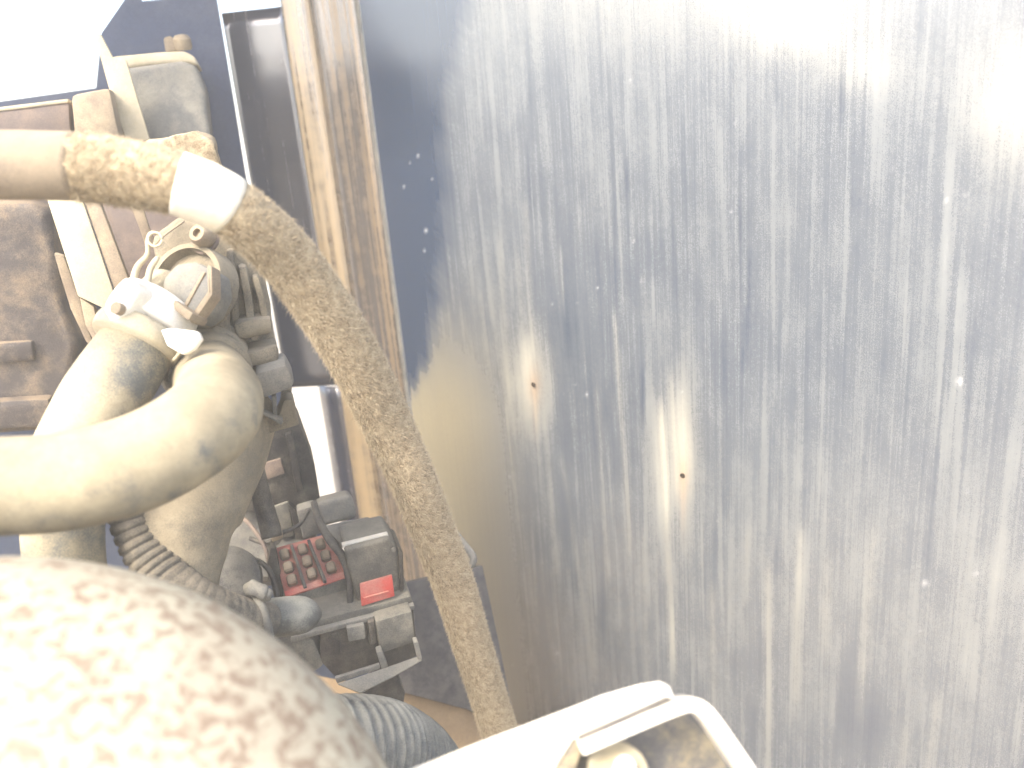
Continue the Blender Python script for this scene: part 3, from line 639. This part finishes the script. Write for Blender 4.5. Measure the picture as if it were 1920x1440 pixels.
tr = empty('fuse_tray', P(690, 1190, .76), 'black slotted tray with small white clip under the fuse box', 'tray')
prism('top_rail', [(560, 1172), (600, 1162), (770, 1118), (776, 1132), (600, 1178), (560, 1188)], .752, M_GREY, tr, thick=.05, bevel=.002)
prism('lower_rail', [(545, 1196), (600, 1181), (777, 1135), (778, 1143), (600, 1190), (545, 1206)], .747, M_LGREY, tr, thick=.04, bevel=.001)
prism('back_plate', [(600, 1188), (776, 1142), (784, 1230), (726, 1252), (636, 1278), (600, 1240)], .765, M_BLACK, tr, thick=.02, bevel=.002)
prism('side_block', [(704, 1166), (772, 1146), (779, 1204), (714, 1226)], .752, M_GREY, tr, thick=.02, bevel=.002)
prism('slot_post', [(622, 1190), (634, 1186), (640, 1226), (628, 1230)], .752, M_BLACK, tr, thick=.015, bevel=.001)
prism('slot_post', [(690, 1168), (702, 1165), (706, 1206), (694, 1210)], .752, M_BLACK, tr, thick=.015, bevel=.001)
prism('clip', [(650, 1178), (683, 1171), (686, 1198), (654, 1204)], .746, M_LGREY, tr, thick=.006, bevel=.0015)
prism('latch', [(706, 1224), (716, 1220), (728, 1250), (716, 1256)], .744, M_LGREY, tr, thick=.01, bevel=.001)
prism('latch', [(776, 1206), (784, 1204), (792, 1236), (784, 1238)], .744, M_LGREY, tr, thick=.01, bevel=.001)
prism('lip', [(632, 1282), (712, 1256), (786, 1230), (792, 1238), (740, 1268), (676, 1300)], .738, M_LGREY, tr, n=tilt(40), thick=.006, bevel=.001)
prism('lip_edge', [(628, 1272), (712, 1246), (713, 1254), (632, 1282)], .735, M_LGREY, tr, thick=.004, bevel=.001)
props(prism('grey_bracket', [(470, 1150), (590, 1200), (610, 1250), (560, 1280), (470, 1250)], .74, M_GREY, thick=.04, bevel=.006), 'grey bracket under the rounded plug, half hidden by the speckled dome', 'bracket')
props(prism('dark_strut', [(676, 1300), (744, 1262), (760, 1300), (756, 1330), (700, 1316)], .80, M_BLACK, thick=.02, bevel=.002), 'dark strut under the fuse tray above the corrugated hose', 'strut')

# ------------------------------------------------------------------ foreground dome
def dome_material():
    m, nt, b = newmat('speckled_plastic'); p = pos(nt)
    wv = node(nt, 'ShaderNodeVectorMath', operation='ADD'); nt.links.new(p, wv.inputs[0])
    wn = node(nt, 'ShaderNodeTexNoise'); wn.inputs['Scale'].default_value = 90; nt.links.new(p, wn.inputs['Vector'])
    ws = node(nt, 'ShaderNodeVectorMath', operation='SCALE'); ws.inputs['Scale'].default_value = .012; nt.links.new(wn.outputs['Color'], ws.inputs[0]); nt.links.new(ws.outputs[0], wv.inputs[1])
    n1 = noise_(nt, wv.outputs[0], 165, 3, .55); n2 = noise_(nt, p, 28, 3); n3 = noise_(nt, p, 14, 2)
    v = math_(nt, 'ADD', n1, math_(nt, 'MULTIPLY', math_(nt, 'SUBTRACT', n2, .5), .30))
    d = math_(nt, 'MULTIPLY', ramp(nt, v, .45, .64), .8)
    base = mixc(nt, ramp(nt, n3, .35, .7), (.35, .322, .235), (.31, .275, .20))
    nt.links.new(mixc(nt, d, base, (.145, .094, .060)), b.inputs['Base Color']); b.inputs['Roughness'].default_value = .6
    bump(nt, b, n1, .15, .001)
    return m
bm = bmesh.new(); bmesh.ops.create_uvsphere(bm, u_segments=96, v_segments=64, radius=1)
for v in bm.verts:
    v.co = Vector((v.co.x * .201, v.co.y * .190, v.co.z * .12))
me = bpy.data.meshes.new('speckled_dome'); bm.to_mesh(me); bm.free(); me.polygons.foreach_set('use_smooth', [True] * len(me.polygons))
dome = link('speckled_dome', me, dome_material())
mw = Matrix((RT, UP, -FW)).transposed().to_4x4(); mw.translation = P(-19, 1841, .36); dome.matrix_world = mw
props(dome, 'big pale rounded cover speckled with brown mud in the bottom left corner', 'cover')

# ------------------------------------------------------------------ white bracket bottom centre
wb = empty('white_bracket', P(1150, 1380, .42), 'overexposed white metal bracket with rounded corner and a bolt at the bottom', 'bracket')
nb = (-FW * .75 + UP * .62 + RT * .1).normalized()
prism('arm', [(600, 1508), (770, 1440), (900, 1388), (1075, 1322), (1130, 1300), (1200, 1280), (1238, 1274), (1258, 1283), (1268, 1310), (1200, 1350), (1085, 1402), (1040, 1475), (980, 1600), (600, 1640)], .42, M_STEEL, wb, n=nb, thick=.012, bevel=.003, segs=3)
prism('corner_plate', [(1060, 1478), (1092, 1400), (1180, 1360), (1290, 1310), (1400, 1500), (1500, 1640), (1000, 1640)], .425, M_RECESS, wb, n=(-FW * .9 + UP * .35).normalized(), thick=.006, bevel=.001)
rim = [(1084, 1392), (1180, 1350), (1262, 1316), (1296, 1308), (1322, 1316), (1346, 1340), (1390, 1402), (1450, 1490), (1520, 1600)]
nr_ = (-FW * .92 + UP * .3).normalized(); pr = P(1290, 1330, .400)
def offset_poly(pl, w):
    out = []
    for i, p in enumerate(pl):
        a = pl[max(0, i - 1)]; b_ = pl[min(len(pl) - 1, i + 1)]
        dx, dy = b_[0] - a[0], b_[1] - a[1]; l = math.hypot(dx, dy); out.append((p[0] - dy / l * w, p[1] + dx / l * w))
    return out
smr = [tuple(v) for v in spline(rim, 5)]
prism('rim', smr + offset_poly(smr, 27)[::-1], .400, M_STEEL, wb, n=nr_, thick=.022, bevel=.0025, at=(1290, 1330))
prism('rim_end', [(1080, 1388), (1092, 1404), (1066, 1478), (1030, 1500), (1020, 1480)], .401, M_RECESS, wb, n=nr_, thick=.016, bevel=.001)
prism('shadow_strip', [(1086, 1384), (1180, 1343), (1258, 1308), (1260, 1314), (1182, 1349), (1088, 1391)], .3985, M_BLACK, wb, n=nr_, thick=.012, bevel=.0005)  # dark strip painted in as the shadow line between arm and rim
wbolt = empty('bracket_stud', P(1170, 1430, .40), 'round washer and stud standing in the corner of the white bracket', 'stud')
axb = (-FW * .55 + UP * .8 + RT * .05).normalized()
lathe('washer', [(.0155, -.012), (.0155, -.002), (.0145, .0), (.0085, .0)], P(1160, 1440, .402), axb, M_ZINC, wbolt, 36)
lathe('stud', [(.0056, -.01), (.0056, .004), (.0048, .006)], P(1170, 1446, .398), axb, M_STEEL, wbolt, 20)


# ------------------------------------------------------------------ haze volume added to imitate lens glare and lift the blacks
hz = box('added_haze', (-900, -900, -1), (900, 900, 2.3), None, None, 0)
hz['kind'] = 'stuff'; hz['label'] = 'thin haze added in and around the engine bay in place of lens glare'
_m = bpy.data.materials.new('glare_haze'); _m.use_nodes = True; _t = _m.node_tree; _t.nodes.clear()
_o = _t.nodes.new('ShaderNodeOutputMaterial'); _v = _t.nodes.new('ShaderNodeVolumePrincipled')
_v.inputs['Color'].default_value = (1, .96, .84, 1); _v.inputs['Density'].default_value = .085
_t.links.new(_v.outputs[0], _o.inputs['Volume']); hz.data.materials.append(_m)
